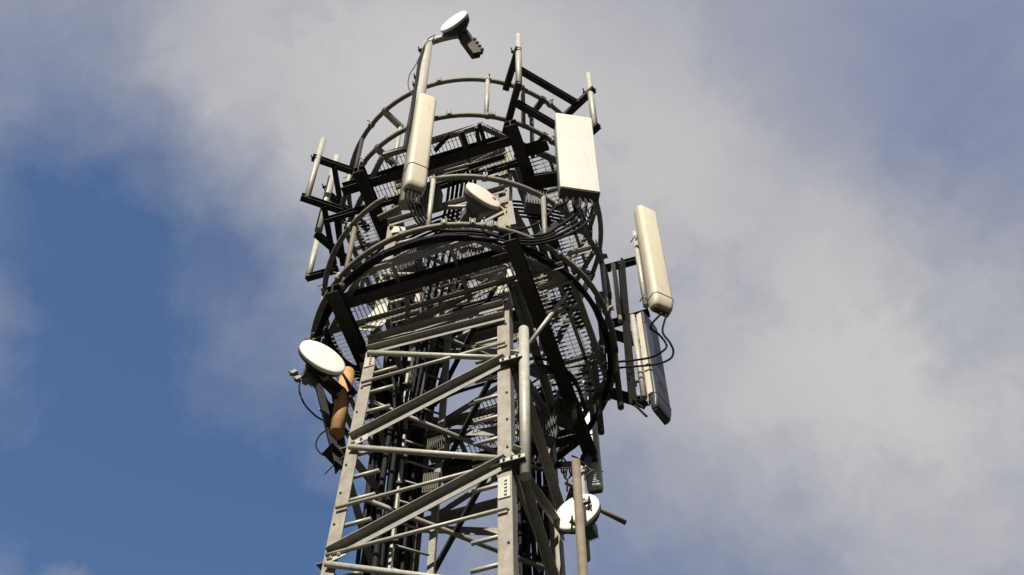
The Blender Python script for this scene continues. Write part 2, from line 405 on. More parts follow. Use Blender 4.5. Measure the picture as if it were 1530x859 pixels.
# knee braces below the platforms
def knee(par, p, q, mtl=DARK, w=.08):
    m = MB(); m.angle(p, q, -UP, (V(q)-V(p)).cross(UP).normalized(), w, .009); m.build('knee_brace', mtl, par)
kt = P2
for (px, py), (qx, qy), z0, z1 in [(((478), 560), (508, 706), 12.9, 10.85)]:
    a, b = ah(px, py, z0), leg_pt('L', z1)
    knee(kt, a, b); knee(kt, a+V((.16, .12, 0)), b+V((.05, .05, -.02)))
knee(kt, lo(.86, 1.1, 12.75), leg_pt('FR', 11.2)); knee(kt, lo(-.79, 1.1, 12.75), leg_pt('FL', 11.2))
knee(kt, lo(.80, .1, 12.75), leg_pt('R', 11.75)+VV*.05); knee(kt, lo(-1.1, -.6, 12.9), leg_pt('L', 11.9))
knee(P1, lo(-1.2, .2, 15.3), leg_pt('L', 13.6)+VV*.1); knee(P1, lo(1.2, -.1, 15.3), leg_pt('R', 13.7)); knee(P1, lo(1.1, .7, 15.3), leg_pt('FR', 14.0))
knee(P1, lo(-.79, .9, 15.2), leg_pt('FL', 14.0))

# ------------------------------------------------------------------ antenna mounting frames
def pole(par, x, y, z0, z1, r=.034, mtl=PALE, bands=()):
    m = MB(); m.tube([(x, y, z0), (x, y, z1)], r, 14); o = m.build('pole', mtl, par)
    if bands:
        m = MB()
        for z in bands: clampm(m, (x, y, z), UP, r, .007, .022, 14)
        m.build('band_clamp', DARK, o)
    return o
def arm(par, p, q, w=.07, h=.07, name='arm'):
    m = MB(); m.channel(p, q, None, w, h, .007); return m.build(name, DARK, par)
t = thing('mounting_frame', 'empty antenna frame with two pale poles standing above the right of the upper guard rail', 'frame', (.8, -1.3, 15.6), 'antenna mounting frames')
pole(t, .52, -1.74, 15.55, 17.06, bands=(16.62,)); pole(t, 1.31, -1.27, 15.55, 17.1, bands=(16.62,))
for z in (15.6, 16.6):
    arm(t, V((.52, -1.78, z-.03)), ah(757, 124, 16.6).xyz*V((1, 1, 0)).x*0 + V((.38, -1.30 if z > 16 else -1.22, z-.03)))
    arm(t, V((1.35, -1.31, z-.03)), V((1.0, -.95, z-.03)))
    arm(t, V((.50, -1.55, z-.03)), V((1.16, -1.14, z-.03)), name='cross_bar')
t = thing('mounting_frame', 'empty antenna frame of three pale poles on dark arms left of the upper platform', 'frame', (-1.5, -.3, 15.6), 'antenna mounting frames')
pole(t, -1.73, -.47, 15.55, 17.1, bands=(16.62,)); pole(t, -1.63, -.09, 15.55, 17.45, .042, bands=(16.68,)); 
pc = ah(461, 412, 15.6); pole(t, pc.x, pc.y, 15.55, 16.5)
for z in (15.56, 16.57):
    arm(t, V((-1.79, -.49, z)), V((-1.22, -.27, z)))
    arm(t, V((-1.66, -.05, z)), V((-1.20, .42, z)))
    arm(t, V((-1.55, -.40, z-.03)), V((-1.48, .32, z-.03)), .055, .055, 'cross_bar')
arm(t, ah(458, 415, 15.56), ah(505, 402, 15.56)); arm(t, V((-1.42, -.3, 15.5)), V((-1.38, .3, 15.5)), .06, .06, 'cross_bar')
t = thing('mounting_frame', 'dark right hand frame of arms and poles holding the two cream panel antennas', 'frame', (1.5, .2, 13.1), 'antenna mounting frames')
m = MB(); m.ibeam(V((1.58, .38, 12.95)), V((1.64, .30, 15.6)), .055, .06, .006); m.build('upright', BLACK, t)
arm(t, ah(902, 402, 15.58), ah(962, 386, 15.58)); arm(t, ah(903, 487, 14.5), ah(970, 467, 14.5)); arm(t, ah(912, 498, 14.3), ah(956, 512, 14.3), .08, .08); arm(t, ah(900, 583, 13.1), ah(965, 603, 13.1), .08, .08)
pole(t, *ah(922, 440, 14.9).xy, 14.35, 15.55, .028, CREAM)
pole(t, 1.69, .36, 13.0, 14.5, .030, bands=(13.3, 14.2)); pole(t, 1.80, .12, 14.3, 15.9, .03)
for x, (a, b), zc in ((920, (500, 585), 13.3), (892, (545, 610), 13.1)):
    c = ah(x, (a+b)/2, zc); m = MB(); m.tube([(c.x, c.y, zc-.75), (c.x, c.y, zc+.75)], .03, 12); m.build('pole', GREY, t)

# ------------------------------------------------------------------ panel antennas
def panel(label, cx, cy, phi, z0, z1, wid, dep, mtl, seam=None, round_=.045, cap=.10, flat=False, pole_off=None, group='panel antennas of the tower'):
    n = az(phi); tt = V((math.cos(R(phi)), math.sin(R(phi)), 0)); base = V((cx, cy, 0))
    t = thing('panel_antenna', label, 'antenna', (cx, cy, z0), group)
    prof = [(-wid/2+.01, 0), (-wid/2, .01)]
    for k in range(7):
        a = math.pi - k*math.pi/12
        prof.append((-wid/2+round_+round_*math.cos(a), dep-round_+round_*math.sin(a)))
    prof += [(-x, y) for x, y in prof[::-1]]
    if flat: secs = [(z0, .985, 0), (z0+.008, 1, 0), (z1-.012, 1, 0), (z1, .97, 0)]
    else: secs = [(z0, .80, .42), (z0+cap*.3, .93, .2), (z0+cap, 1, 0), (z1-cap*.6, 1, 0), (z1-cap*.2, .96, .12), (z1, .85, .3)]
    np_ = len(prof); vs = []
    for z, s, cut in secs:
        for x, y in prof: vs.append(base + tt*(x*s) + n*(y*(1-cut)) + UP*z)
    fs = [(i*np_+k, (i+1)*np_+k, (i+1)*np_+(k+1) % np_, i*np_+(k+1) % np_) for i in range(len(secs)-1) for k in range(np_)]
    m = MB(); m.raw(vs, fs, True); L_ = (len(secs)-1)*np_
    m.f += [tuple(range(np_)), tuple(L_+k for k in range(np_))[::-1]]; m.s += [False, False]
    body = m.build('radome', mtl, t)
    if not flat:
        for p in body.data.polygons: p.use_smooth = True
        body.data.polygons[-1].use_smooth = body.data.polygons[-2].use_smooth = False
    if seam:
        m = MB(); zz = z0+seam; pr = [base + tt*(x*1.012) + n*(y*1.012) + UP*zz for x, y in prof]
        m.tube(pr, .005, 5, closed=True); m.build('seam', SEAM, t)
    m = MB(); s = .74 if not flat else .96        # recessed base plate and sockets
    m.bar(base+UP*(z0-.012), base+UP*(z0+.0), tt, n, -wid/2*s, wid/2*s, .012, dep*(.5 if not flat else .93)); m.build('base_plate', SEAM, t)
    m = MB()
    for i in range(4 if flat else 2):
        x = (-.3+.2*i)*wid if flat else (-.2+.4*i)*wid
        c = base + tt*x + n*dep*.4 + UP*(z0-.012); m.lathe(c, -UP, [(0, .013), (.03, .013), (.03, .017), (.05, .017), (.05, .010), (.07, .010)], 10)
    m.build('socket', BRASS if flat else SEAM, t)
    for z in (z0+.22*(z1-z0), z1-.18*(z1-z0)):     # brackets to the pole behind
        c = base+UP*z; m = MB(); m.bar(c, c-n*.05, tt, UP, -.045, .045, -.03, .03)
        m.bar(c-n*.05, c-n*.13, tt, UP, -.045, -.038, -.035, .035); m.bar(c-n*.05, c-n*.13, tt, UP, .038, .045, -.035, .035)
        m.tube([c-n*.11-tt*.075, c-n*.11+tt*.075], .007, 6); m.tube([c-n*.09-tt*.065+UP*.02, c-n*.19-tt*.065+UP*.02], .006, 6)
        m.build('bracket', STEEL, t)
    return t, base, n, tt
# A: cream, upper left; its pole carries the small dish on top
def place(pt, pb, y):
    a, b = ad(*pt, y), ad(*pb, y); return (a.x+b.x)/2, y, b.z, a.z
x, y, z0, z1 = place((639, 137), (618, 271), -1.60)
pa = panel('cream panel antenna with a seam near its foot, on the pole below the topmost dish', x-.03, -1.46, 24, z0, z1, .20, .13, CREAM, .40, .045, .07)
x, y, z0, z1 = place((857, 172), (861, 282), -1.35)
pb = panel('wide flat ivory panel antenna, the broadest one, at the right of the upper rail', x, -1.22, 9, z0, z1, .385, .13, IVORY, None, .012, flat=True)
x, y, z0, z1 = place((964, 315), (980, 462), -.12)
pc_ = panel('narrow cream panel antenna facing the viewer at the far right, above the dark one', x, y+.06, 27, z0, z1, .23, .14, CREAM, .16, .05, .12)
x, y, z0, z1 = place((975, 484), (980, 628), .42)
pd = panel('dark panel antenna with a cream strip down its left side, at the far right', x-.035, y-.03, 54, z0, z1, .27, .085, SLATE, .2, .03, .14)
m = MB(); n, tt, bb = pd[2], pd[3], pd[1]; m.bar(bb+UP*(z0+.22), bb+UP*(z1-.06), tt, n, -.143, -.137, .0, .05); m.bar(bb+UP*(z0+.2), bb+UP*(z1-.04), tt, n, -.11, .02, -.02, -.002); m.build('side_strip', CREAM, pd[0])
x, y, z0, z1 = place((884, 625), (888, 738), 1.0)
pe = panel('white panel antenna half hidden behind the rusty pipe at the lower right', x, y, -12, z0, z1+.9, .15, .09, WHITE, None, .03, .05)

# ------------------------------------------------------------------ poles and pipes
TPX, TPY = ah(634, 100, 16.1).xy
TP = ad(630, 128, -1.36)
t = tag(MB().tube([(TP.x, TP.y, 13.6), (TP.x, TP.y, ad(641, 66, -1.36).z)], .058, 18).build('mast_pipe', PALE), 'thick pale pipe behind the cream panel antenna, rising to the topmost dish', 'pipe')
top_z = ad(641, 66, -1.36).z
m = MB()
for z in (top_z-.12, 16.62, 16.85): clampm(m, (TP.x, TP.y, z), UP, .058, .01, .035, 16)
m.build('band_clamp', DARK, t)
def vpipe(name, label, px, pt, pb, Y, r, mtl, bands, cat='pipe', zb=None):
    a, b = ad(px, pt, Y), ad(px, pb, Y); cx = ad(px, (pt+pb)/2, Y).x
    z0 = zb if zb is not None else b.z
    m = MB(); m.tube([(cx, Y, z0), (cx, Y, a.z)], r, 20, caps=True)
    m.lathe((cx, Y, a.z), UP, [(0, r*.98), (.012, r*.8), (.018, r*.3)], 20)
    o = m.build(name, mtl); tag(o, label, cat)
    m = MB()
    for f in bands:
        z = a.z-(a.z-b.z)*f; m.lathe((cx, Y, z-.006), UP, [(0, r), (0, r+.006), (.014, r+.006), (.014, r)], 20)
    m.build('band', SEAM, o)
    return cx, Y, z0, a.z, o
rp = vpipe('standoff_pipe', 'pale grey pipe hung vertically just right of the near tower leg', 784, 492, 712, -.90, .043, PALE, (.07, .115, .72, .90, .925))
# black disc on the pipe foot, painting the shade inside a hollow end
m = MB(); m.lathe((rp[0], rp[1], rp[2]-.003), UP, [(0, .036), (.002, .036)], 20); m.build('end_shade', BLACK, rp[4])
tp = vpipe('tan_pipe', 'tan pipe with dark bands at the lower left, carrying the white dish', 511, 556, 648, -.35, .062, TAN, (.10, .17, .26, .80, .87))
m = MB(); m.lathe((tp[0], tp[1], tp[2]-.004), UP, [(0, .056), (.003, .056)], 20); m.build('end_shade', BLACK, tp[4])  # black disc again, painted as the shade in the tan pipe's mouth
qp = vpipe('support_pipe', 'long rusty brown pipe rising from below at the lower right', 866, 690, 860, -.24, .036, RUST, (.05, .22, .3, .52), zb=7.0)
m = MB(); a, b = ad(878, 752, .30), ad(935, 781, .45); m.tube([a, b], .022, 12); tag(m.build('stub_pipe', RUST), 'short dark pipe sticking out to the right behind the rusty brown pipe', 'pipe')
# brackets that hold the pipes to the tower
def bracket(p, q, label, name='pipe_bracket', mtl=PALE, w=.03, h=.06):
    m = MB(); m.angle(p, q, V((0, -1, 0)), -UP, h, .008)
    d = (V(q)-V(p)).normalized(); m.tube([V(q)-d*.02+V((0, -.07, -.03)), V(q)-d*.02+V((0, .07, -.03))], .008, 6)
    tag(m.build(name, mtl), label, 'bracket', 'pipe brackets of the tower')
bracket(leg_pt('R', 11.78)-VV*.02, V((rp[0]+.02, rp[1]+.05, 11.78)), 'pale steel bracket joining the vertical grey pipe to the near leg')
bracket(leg_pt('R', 10.42)-VV*.02, V((rp[0]+.02, rp[1]+.05, 10.42)), 'lower bolted bracket at the foot of the vertical grey pipe')
bracket(leg_pt('L', 11.9), V((tp[0]+.02, tp[1]+.05, 11.95)), 'bracket between the left leg and the tan pipe', mtl=DARK)
bracket(leg_pt('L', 11.0), V((tp[0]+.02, tp[1]+.05, 11.05)), 'heavy dark bracket on the left leg below the tan pipe', mtl=DARK, h=.14)
bracket(leg_pt('FR', 12.0), V((qp[0]+.02, qp[1]+.03, qp[3]-.05)), 'dark bracket holding the head of the rusty brown pipe', mtl=DARK, h=.06)

# ------------------------------------------------------------------ dishes
def dish(label, c, phi, rad, mtl, depth, hub_r, hub_d, side=None, tilt=0):
    n = (az(phi)+UP*math.tan(R(tilt))).normalized(); c = V(c)
    t = thing('microwave_dish', label, 'dish antenna', c-n*(depth+hub_d), 'round microwave dishes')
    m = MB(); m.lathe(c, -n, [(-.012, .001), (-.010, rad*.5), (-.004, rad*.9), (0, rad*.985), (.008, rad), (.03, rad)], 48); m.build('radome', mtl, t)
    m = MB(); m.lathe(c, -n, [(.031, rad*.99), (.05, rad*.985), (depth*.7, rad*.86), (depth, hub_r*1.3), (depth, hub_r), (depth+hub_d, hub_r*.9)], 48); m.build('shroud', side or BOXM, t)
    m = MB(); b = c-n*(depth+hub_d); tt = n.cross(UP).normalized()
    k_ = rad/.24; m.bar(b, b-n*.10, tt, UP, -.08*k_, .08*k_, -.09*k_, .09*k_)
    for k in range(7): m.bar(b-n*.101, b-n*.12, tt, UP, (-.075+k*.024)*k_, (-.069+k*.024)*k_, -.085*k_, .085*k_)
    m.build('radio_unit', BOXM, t)
    return t, n, b
d1c = ad(677, 31, -1.55)
d1 = dish('small cream dish facing left at the very top of the pole', d1c, -34, .19, WHITE, .15, .08, .05, GREY)
m = MB(); tip = V((TP.x, TP.y, top_z)); b = d1[2]
m.tube(spline([tip-UP*.03, tip+V((.03, 0, .07)), (tip+b)/2+UP*.06, b+UP*.0]), .042, 14)
m.build('support_arm', PALE, d1[0])
for c, l in ((ad(703, 70, -1.15), 0), ):
    t = thing('radio_unit', 'dark finned radio box hanging in the air beside the topmost dish', 'radio unit', c)
    ax = V((.45, .35, -.75)).normalized(); sd = ax.cross(V((0, 1, 0))).normalized(); th = ax.cross(sd)
    m = MB(); m.bar(c-ax*.16, c+ax*.16, sd, th, -.055, .055, -.05, .05); m.build('case', SEAM, t)
    m = MB()
    for k in range(8): m.bar(c-ax*(.12-k*.032), c-ax*(.112-k*.032), sd, th, .056, .12, -.045-.01*(k%3), .03+.015*(k%2))
    m.build('cooling_fin', RAIL, t)
    m = MB(); m.tube([c-ax*.13, d1[2]], .03, 10); m.tube([c+ax*.13, c+ax*.17], .03, 10); m.build('bracket', DARK, t)
d2c = ad(723, 291, -1.42)
d2 = dish('pinkish dish with a small faded red mark behind the gap in the lower guard rail', d2c, 34, .185, PINK, .13, .09, .06, BOXM, tilt=6)
m = MB(); n = d2[1]; tt = n.cross(UP).normalized(); q = d2c+n*.0155
for a_, b_ in (((-.105, .05), (-.125, .03)), ((-.125, .03), (-.105, .015)), ((-.125, .03), (-.10, .032)), ((-.095, .05), (-.085, .02))):
    m.box(q-tt*a_[0]*-1+UP*a_[1]-n*.004, q-tt*b_[0]*-1+UP*b_[1]-n*.004, .006, .006)
m.build('red_mark', RED, d2[0])
pole_c = d2[2]-n*.14
m = MB(); m.tube([pole_c-UP*.55, pole_c+UP*.3], .03, 12); m.tube([d2[2]+UP*.02-n*.1, pole_c], .04, 10); clampm(m, pole_c, UP, .03, .012, .06); m.build('support_arm', PALE, d2[0])
d3c = ad(483, 532, -.72)
d3 = dish('bright white drum dish at the left, on the tan pipe', d3c, 32, .215, WHITE, .09, .10, .06, DARK, tilt=6)
m = MB(); m.tube([d3[2], V((tp[0], tp[1], d3[2].z))], .045, 12); m.tube([d3[2]-UP*.08, V((tp[0], tp[1], d3[2].z-.14))], .018, 8)
for dz in (.05, -.15): clampm(m, (tp[0], tp[1], d3[2].z+dz), UP, .062, .02, .05, 16)
m.build('support_arm', DARK, d3[0])
d4c = ad(861, 764, .05)
d4 = dish('white dish facing left, partly behind the rusty brown pipe at the lower right', d4c, -27, .20, WHITE, .12, .07, .04, SEAM)
m = MB(); b = d4[2]; m.tube([b, b+V((0, .1, 0))], .05, 10); m.tube([b+V((0, .1, -.3)), b+V((0, .1, .9))], .035, 12); m.build('support_arm', PALE, d4[0])

# ------------------------------------------------------------------ ladder and cable tray
t = thing('access_ladder', 'narrow steel ladder climbing inside the back of the tower', 'ladder', (-.45, .15, ZB))
LX = V((-.50, .10, 0)); RD = V((.32, .12, 0))
for k in (0, 1):
    m = MB(); p = LX+RD*k; m.bar(p+UP*ZB, p+UP*15.5, UU, VV, -.028, .028, -.02, .02); m.build('stile', PALE if k == 0 else STEEL, t)
z = 7.2
while z < 15.4:
    m = MB(); m.tube([LX+UP*z, LX+RD+UP*z], .011, 8); m.build('rung', STEEL, t); z += .28
t = thing('cable_tray', 'vertical cable tray beside the inner ladder, full of black cables', 'cable tray', (-.7, .35, ZB))
T0 = V((-.78, .38, 0)); TD = V((.42, .16, 0)); TN = TD.cross(UP).normalized()
for k in (0, 1):
    m = MB(); p = T0+TD*k; m.bar(p+UP*ZB, p+UP*15.3, TD.normalized(), TN, -.004, .004, -.03, .03); m.build('side_rail', DARK, t)
z = 7
while z < 15.3: MB().bar(T0+UP*z, T0+TD+UP*z, UP, TN, -.015, .015, -.03, -.022).build('tray_rung', STEEL, t); z += .45
for k in range(18):
    p = T0+TD*(.0+(k % 9)*.115)+TN*(.01+.045*(k % 2)-.10*(k//9)); pts = []
    for i in range(30): pts.append(p+UP*(.2+i*.51)+V((random.uniform(-.012, .012), random.uniform(-.012, .012), 0)))
    m = MB(); m.tube(pts, .018+.006*(k % 3), 8)
    tag(m.build('feeder_cable', BLACK), 'black feeder cable in the bundle on the vertical tray', 'cable', 'feeder cables on the tray')
# small hangers / clips on the ladder
# second tray across to the back right
t = thing('cable_tray', 'cable tray with pale clips on the right rear side of the tower', 'cable tray', (.6, .5, ZB))
T1 = V((.50, .50, 0)); TD1 = V((.28, .0, 0))
for k in (0, 1):
    m = MB(); p = T1+TD1*k; m.bar(p+UP*ZB, p+UP*13.2, V((1, 0, 0)), V((0, 1, 0)), -.004, .004, -.03, .03); m.build('side_rail', DARK, t)
z = 7.1
while z < 13.2: MB().bar(T1+UP*z, T1+TD1+UP*z, UP, V((0, 1, 0)), -.015, .015, -.035, -.025).build('tray_rung', PALE, t); z += .42
for k in range(10):
    p = T1+V((.03+.052*(k % 5), -.01-.05*(k//5), 0)); m = MB(); m.tube([p+UP*(.2+i*.65)+V((random.uniform(-.014, .014), random.uniform(-.01, .01), 0)) for i in range(21)], .021, 8)
    tag(m.build('feeder_cable', BLACK), 'black feeder cable in the thin bundle on the right rear tray', 'cable', 'feeder cables on the right tray')

# ------------------------------------------------------------------ radio boxes and fittings inside the tower
def rbox(label, c, phi, w_, h_, d_, mtl=BOXM, fins=8):
    n = az(phi); tt = V((math.cos(R(phi)), math.sin(R(phi)), 0)); c = V(c)
    t = thing('radio_unit', label, 'radio unit', c-UP*h_/2, 'radio units inside the tower')
    m = MB(); m.bar(c-UP*h_/2, c+UP*h_/2, tt, n, -w_/2, w_/2, -d_/2, d_/2); m.build('case', mtl, t)
    m = MB()
    for k in range(fins):
        x = -w_/2+.012+k*(w_-.024)/(fins-1); m.bar(c-UP*h_*.46, c+UP*h_*.46, tt, n, x-.003, x+.003, d_/2+.0005, d_/2+.022)
    m.build('cooling_fin', mtl, t)
    m = MB()
    for k in (-1, 0, 1): m.lathe(c-UP*h_/2+tt*k*w_*.28, -UP, [(0, .012), (.03, .012), (.03, .016), (.045, .016)], 8)
    m.build('socket', BRASS, t)
    return t
rbox('dark finned radio box low in the middle of the tower behind the near leg', ah(655, 668, 11.9), -20, .16, .26, .12, SEAM)
rbox('radio box high inside the tower under the upper platform floor', ah(640, 300, 14.9), -15, .26, .38, .12)
rbox('radio box at the back of the tower level with the pinkish dish', ah(700, 385, 14.2), 10, .24, .34, .12)
rbox('radio box between the two platforms near the left leg', ah(612, 395, 14.0), -25, .22, .32, .11, GREY)
rbox('radio box on the right rear leg under the lower platform', ah(812, 640, 12.0), 20, .2, .34, .12)
rbox('black finned radio box under the right rear of the lower platform', ah(842, 618, 12.6), 25, .2, .28, .12, SEAM)
rbox('radio box on the inner ladder side below the lower platform', ah(645, 728, 11.2), -10, .13, .24, .1, SEAM)
rbox('radio box behind the wide ivory panel antenna', ah(800, 300, 14.9), 10, .22, .36, .12)

# ------------------------------------------------------------------ cables
def cable(label, pts, r=.012, mtl=BLACK, group=None, name='cable'):
    m = MB(); m.tube(spline(pts), r, 8); return tag(m.build(name, mtl), label, 'cable', group)
# bundles following the lower ring under the floor
for k in range(6):
    r = 1.34+.022*(k % 3); z = 12.98-.03*(k//3)
    pts = [pol(r+random.uniform(-.012, .012), a, z+random.uniform(-.015, .015)) for a in range(-125+4*k, 20-3*k, 9)]
    cable('black cable of the bundle running round the left of the lower platform rim', pts, .014+.002*(k % 2), BLACK, 'cables round the lower platform rim, left')
for k in range(4):
    r = 1.345+.024*(k % 2); z = 12.98-.03*(k//2)
    pts = [pol(r+random.uniform(-.01, .01), a, z+random.uniform(-.015, .015)) for a in range(18+3*k, 150, 9)]
    cable('black cable of the bundle running round the right of the lower platform rim', pts, .014, BLACK, 'cables round the lower platform rim, right')
for k in range(4):
    pts = [ah(486, 490+8*k, 12.9), ah(500, 520+6*k, 12.85), ah(525, 545+5*k, 12.7), ah(556, 552+4*k, 12.5), ah(585, 560+6*k, 12.2), ah(590, 620+8*k, 11.6)]
    cable('black cable leaving the left platform rim and swinging in to the inner tray', pts, .013, BLACK, 'cables swinging in to the tray')
# jumpers below the left panel
b0 = pa[1]+UP*0; zc = pa[0].location.z
for k in range(4):
    s = pa[1]+pa[3]*(-.05+.035*k)+pa[2]*.05+UP*(zc-.05)
    pts = [s, s-UP*.18+pa[2]*.01, ad(616+5*k, 318-2*k, -1.45), ad(628+4*k, 336-2*k, -1.38), ad(655+3*k, 344, -1.34), ad(700+4*k, 343+k, -1.33), ad(760, 352+2*k, -1.25)]
    cable('black jumper cable hanging from the cream panel antenna under the pole', pts, .012+.003*(k % 2), BLACK, 'jumper cables of the upper left panel')
zc = pb[0].location.z
for k in range(5):
    s = pb[1]+pb[3]*(-.12+.06*k)+pb[2]*.05+UP*(zc-.06)
    e_ = [(830, 345), (800, 360), (775, 352), (760, 345), (735, 340)]
    dy = (k-2)*4
    pts = [s, s-UP*.12, ad(852+6*k, 325+dy, -1.2), ad(838+5*k-10, 343+dy, -1.2), ad(812, 355+dy, -1.25), ad(780, 357+dy, -1.3), ad(745, 350+dy, -1.33)]
    if k == 0: pts = [s, s-UP*.1, ad(828, 312, -1.2), ad(806, 332, -1.2), ad(780, 342, -1.2), ad(756, 340, -1.2)]
    cable('black jumper cable looping down from the wide ivory panel antenna', pts, .012+.003*(k % 2), BLACK, 'jumper cables of the wide panel')
for k in range(3):
    s = pb[1]+pb[3]*(.0+.05*k)+pb[2]*.06+UP*(zc-.05)
    cable('thin pale jumper tail under the wide ivory panel antenna', [s, s-UP*.1+pb[3]*.02, s-UP*.25-pb[3]*.03, ad(876+4*k, 330, -.9), ad(884, 372, -.6)], .007, GREY, 'thin tails under the wide panel')
# right hand panels
s = pc_[1]+pc_[2]*.05+UP*(pc_[0].location.z-.04)
cable('black cable hanging in a wide loop off the far right panel antenna', [s+pc_[3]*.05, ad(990, 495, .0), ad(1001, 512, .05), ad(1006, 525, .1), ad(1000, 537, .15), ad(975, 545, .2), ad(930, 549, .3), ad(880, 556, .4), ad(830, 566, .5), ad(800, 585, .4)], .011)
cable('black cable in the inner loop below the far right panel antenna', [s, ad(972, 488, .0), ad(985, 500, .1), ad(996, 516, .1), ad(988, 526, .1), ad(968, 535, .2), ad(920, 541, .3), ad(870, 546, .4), ad(825, 555, .5), ad(790, 575, .4)], .011)
cable('thin black tail dangling beside the dark panel antenna at the right', [ad(975, 560, .3), ad(985, 570, .3), ad(993, 586, .3)], .005)
cable('black cable running along the bottom arm to the dark panel antenna', [ad(962, 610, .35), ad(940, 597, .4), ad(900, 586, .4), ad(860, 584, .45), ad(815, 588, .5), ad(780, 610, .3)], .012)
cable('second black cable over the bottom arm of the right frame', [ad(966, 622, .35), ad(945, 603, .4), ad(905, 578, .4), ad(860, 573, .45), ad(815, 578, .5), ad(785, 600, .3)], .012)
# mast pipe cables
x_, y_ = TP.x, TP.y
cable('thin grey cable bowing out left of the mast pipe under the topmost dish', [ad(650, 52, -1.42), ad(638, 60, -1.44), ad(629, 80, -1.44), ad(622, 95, -1.44), ad(612, 112, -1.44), ad(610, 128, -1.44), ad(616, 142, -1.42)], .006, GREY)
for k in range(3):
    cable('black cable strapped down the left side of the mast pipe', [ad(634-2*k, 68+4*k, -1.44), ad(627-k, 92, -1.44), ad(624-k, 112, -1.44), ad(621-k, 130, -1.44), ad(617-2*k, 165, -1.44), ad(611-2*k, 195, -1.44), ad(606-2*k, 225, -1.42)], .006+.003*(k == 0), BLACK, 'cables strapped to the mast pipe')
# cables of the left dish
cable('thin black cable drooping from the white dish at the left', [ad(452, 560, -.45), ad(447, 580, -.45), ad(454, 602, -.42), ad(470, 620, -.4), ad(486, 630, -.38)], .008)
cable('thin cable making a loop left of the foot of the tan pipe', [ad(492, 640, -.38), ad(478, 650, -.38), ad(472, 665, -.38), ad(480, 678, -.36), ad(496, 683, -.34)], .007)
cable('thin cable from the pinkish dish to the lower rail with yellow tape', [ad(735, 315, -1.2), ad(742, 308, -1.25), ad(752, 312, -1.28), ad(756, 325, -1.3), ad(762, 340, -1.3)], .008, TAPE)
# slack loops at the rusty pipe's head
for k in range(5):
    c = ad(846+6*k, 696+7*(k % 3), .30); r = .045+.012*k
    pts = [c+V((r*math.cos(a), .05*math.sin(2*a), r*1.3*math.sin(a))) for a in [i*2*math.pi/9+k for i in range(9)]]
    cable('slack loop of cable tied at the head of the rusty brown pipe', pts, .008, BLACK if k % 2 else GREY, 'slack cable loops by the rusty pipe')
for p in ((ad(840, 704, .1)), (ad(850, 690, .15))):
    pass

# ------------------------------------------------------------------ plates, struts and fittings on the platforms and legs
def plate(name, label_or_parent, pts, Y, mtl, t=.01, cat='plate', slope=None):
    vs = []
    for dy in (0, t): vs += [ad(px, py, Y)+V((0, dy, 0)) for px, py in pts]
    n = len(pts); fs = [tuple(range(n)), tuple(range(n, 2*n))[::-1]]+[(k, k+n, (k+1) % n+n, (k+1) % n) for k in range(n)]
    return MB().raw(vs, fs).build(name, mtl, label_or_parent)
YL = leg_pt('L', 13).y
plate('gusset_plate', tower, [(566, 456), (580, 448), (576, 482), (556, 494), (530, 492), (550, 472)], YL-.05, PALE)
plate('gusset_plate', tower, [(598, 308), (606, 344), (584, 348), (590, 334)], YL-.05, PALE)
plate('gusset_plate', tower, [(756, 226), (767, 226), (769, 258), (758, 258)], leg_pt('R', 15).y-.03, STEEL)
plate('gusset_plate', tower, [(760, 300), (765, 300), (771, 334), (755, 337)], leg_pt('R', 15).y-.03, STEEL)
plate('gusset_plate', tower, [(758, 402), (768, 402), (780, 416), (756, 420)], leg_pt('R', 13).y-.05, PALE)
def strut(par, p, q, w=.05, mtl=PALE, name='strut'):
    m = MB(); m.angle(p, q, V((0, -1, 0)), -UP, w, .006); return m.build(name, mtl, par)
m = MB(); m.tube([ah(846, 440, 13.0), ad(789, 516, -.72)], .02, 10); m.build('strut', PALE, P2)
strut(P2, ah(806, 434, 12.98), ah(856, 416, 12.98), .06); strut(P2, ah(848, 382, 13.3), ah(884, 372, 13.3), .04)
strut(P2, ah(822, 566, 12.9), ah(850, 556, 12.9), .05); strut(P2, ah(512, 492, 12.95), ah(548, 483, 12.95), .06)
strut(P2, ah(590, 432, 13.0), ah(640, 420, 13.0), .035, STEEL); strut(P2, ah(585, 446, 12.95), ah(632, 433, 12.95), .035, STEEL)
strut(P2, ah(586, 480, 12.9), ah(628, 468, 12.9), .04, STEEL); strut(P2, ah(575, 398, 13.1), ah(650, 375, 13.1), .035, STEEL)
strut(P2, ah(655, 462, 14.0), ah(720, 440, 14.0), .04, STEEL); strut(P1, ah(640, 340, 15.2), ah(748, 318, 15.2), .04, STEEL)
strut(P1, ah(650, 262, 15.2), ah(745, 238, 15.2), .035, STEEL); strut(P1, ah(700, 253, 15.0), ah(755, 236, 15.0), .05, DARK)
arm(P1, ah(782, 274, 15.1), ah(834, 266, 15.1), .16, .05, 'outrigger'); arm(P1, ah(785, 225, 15.4), ah(818, 215, 15.4), .12, .06, 'outrigger')
MB().box(ah(566, 326, 15.1), ah(606, 306, 15.1), .06, .03).build('toe_board', RUST, P1)
for (ax_, ay), (bx_, by), z in (((690, 196), (700, 224), 15.4), ((650, 225), (672, 200), 15.45), ((712, 190), (716, 218), 15.4), ((716, 184), (728, 226), 15.42)):
    MB().box(ah(ax_, ay, z), ah(bx_, by, z), .04, .04).build('floor_joist', DARK, P1)
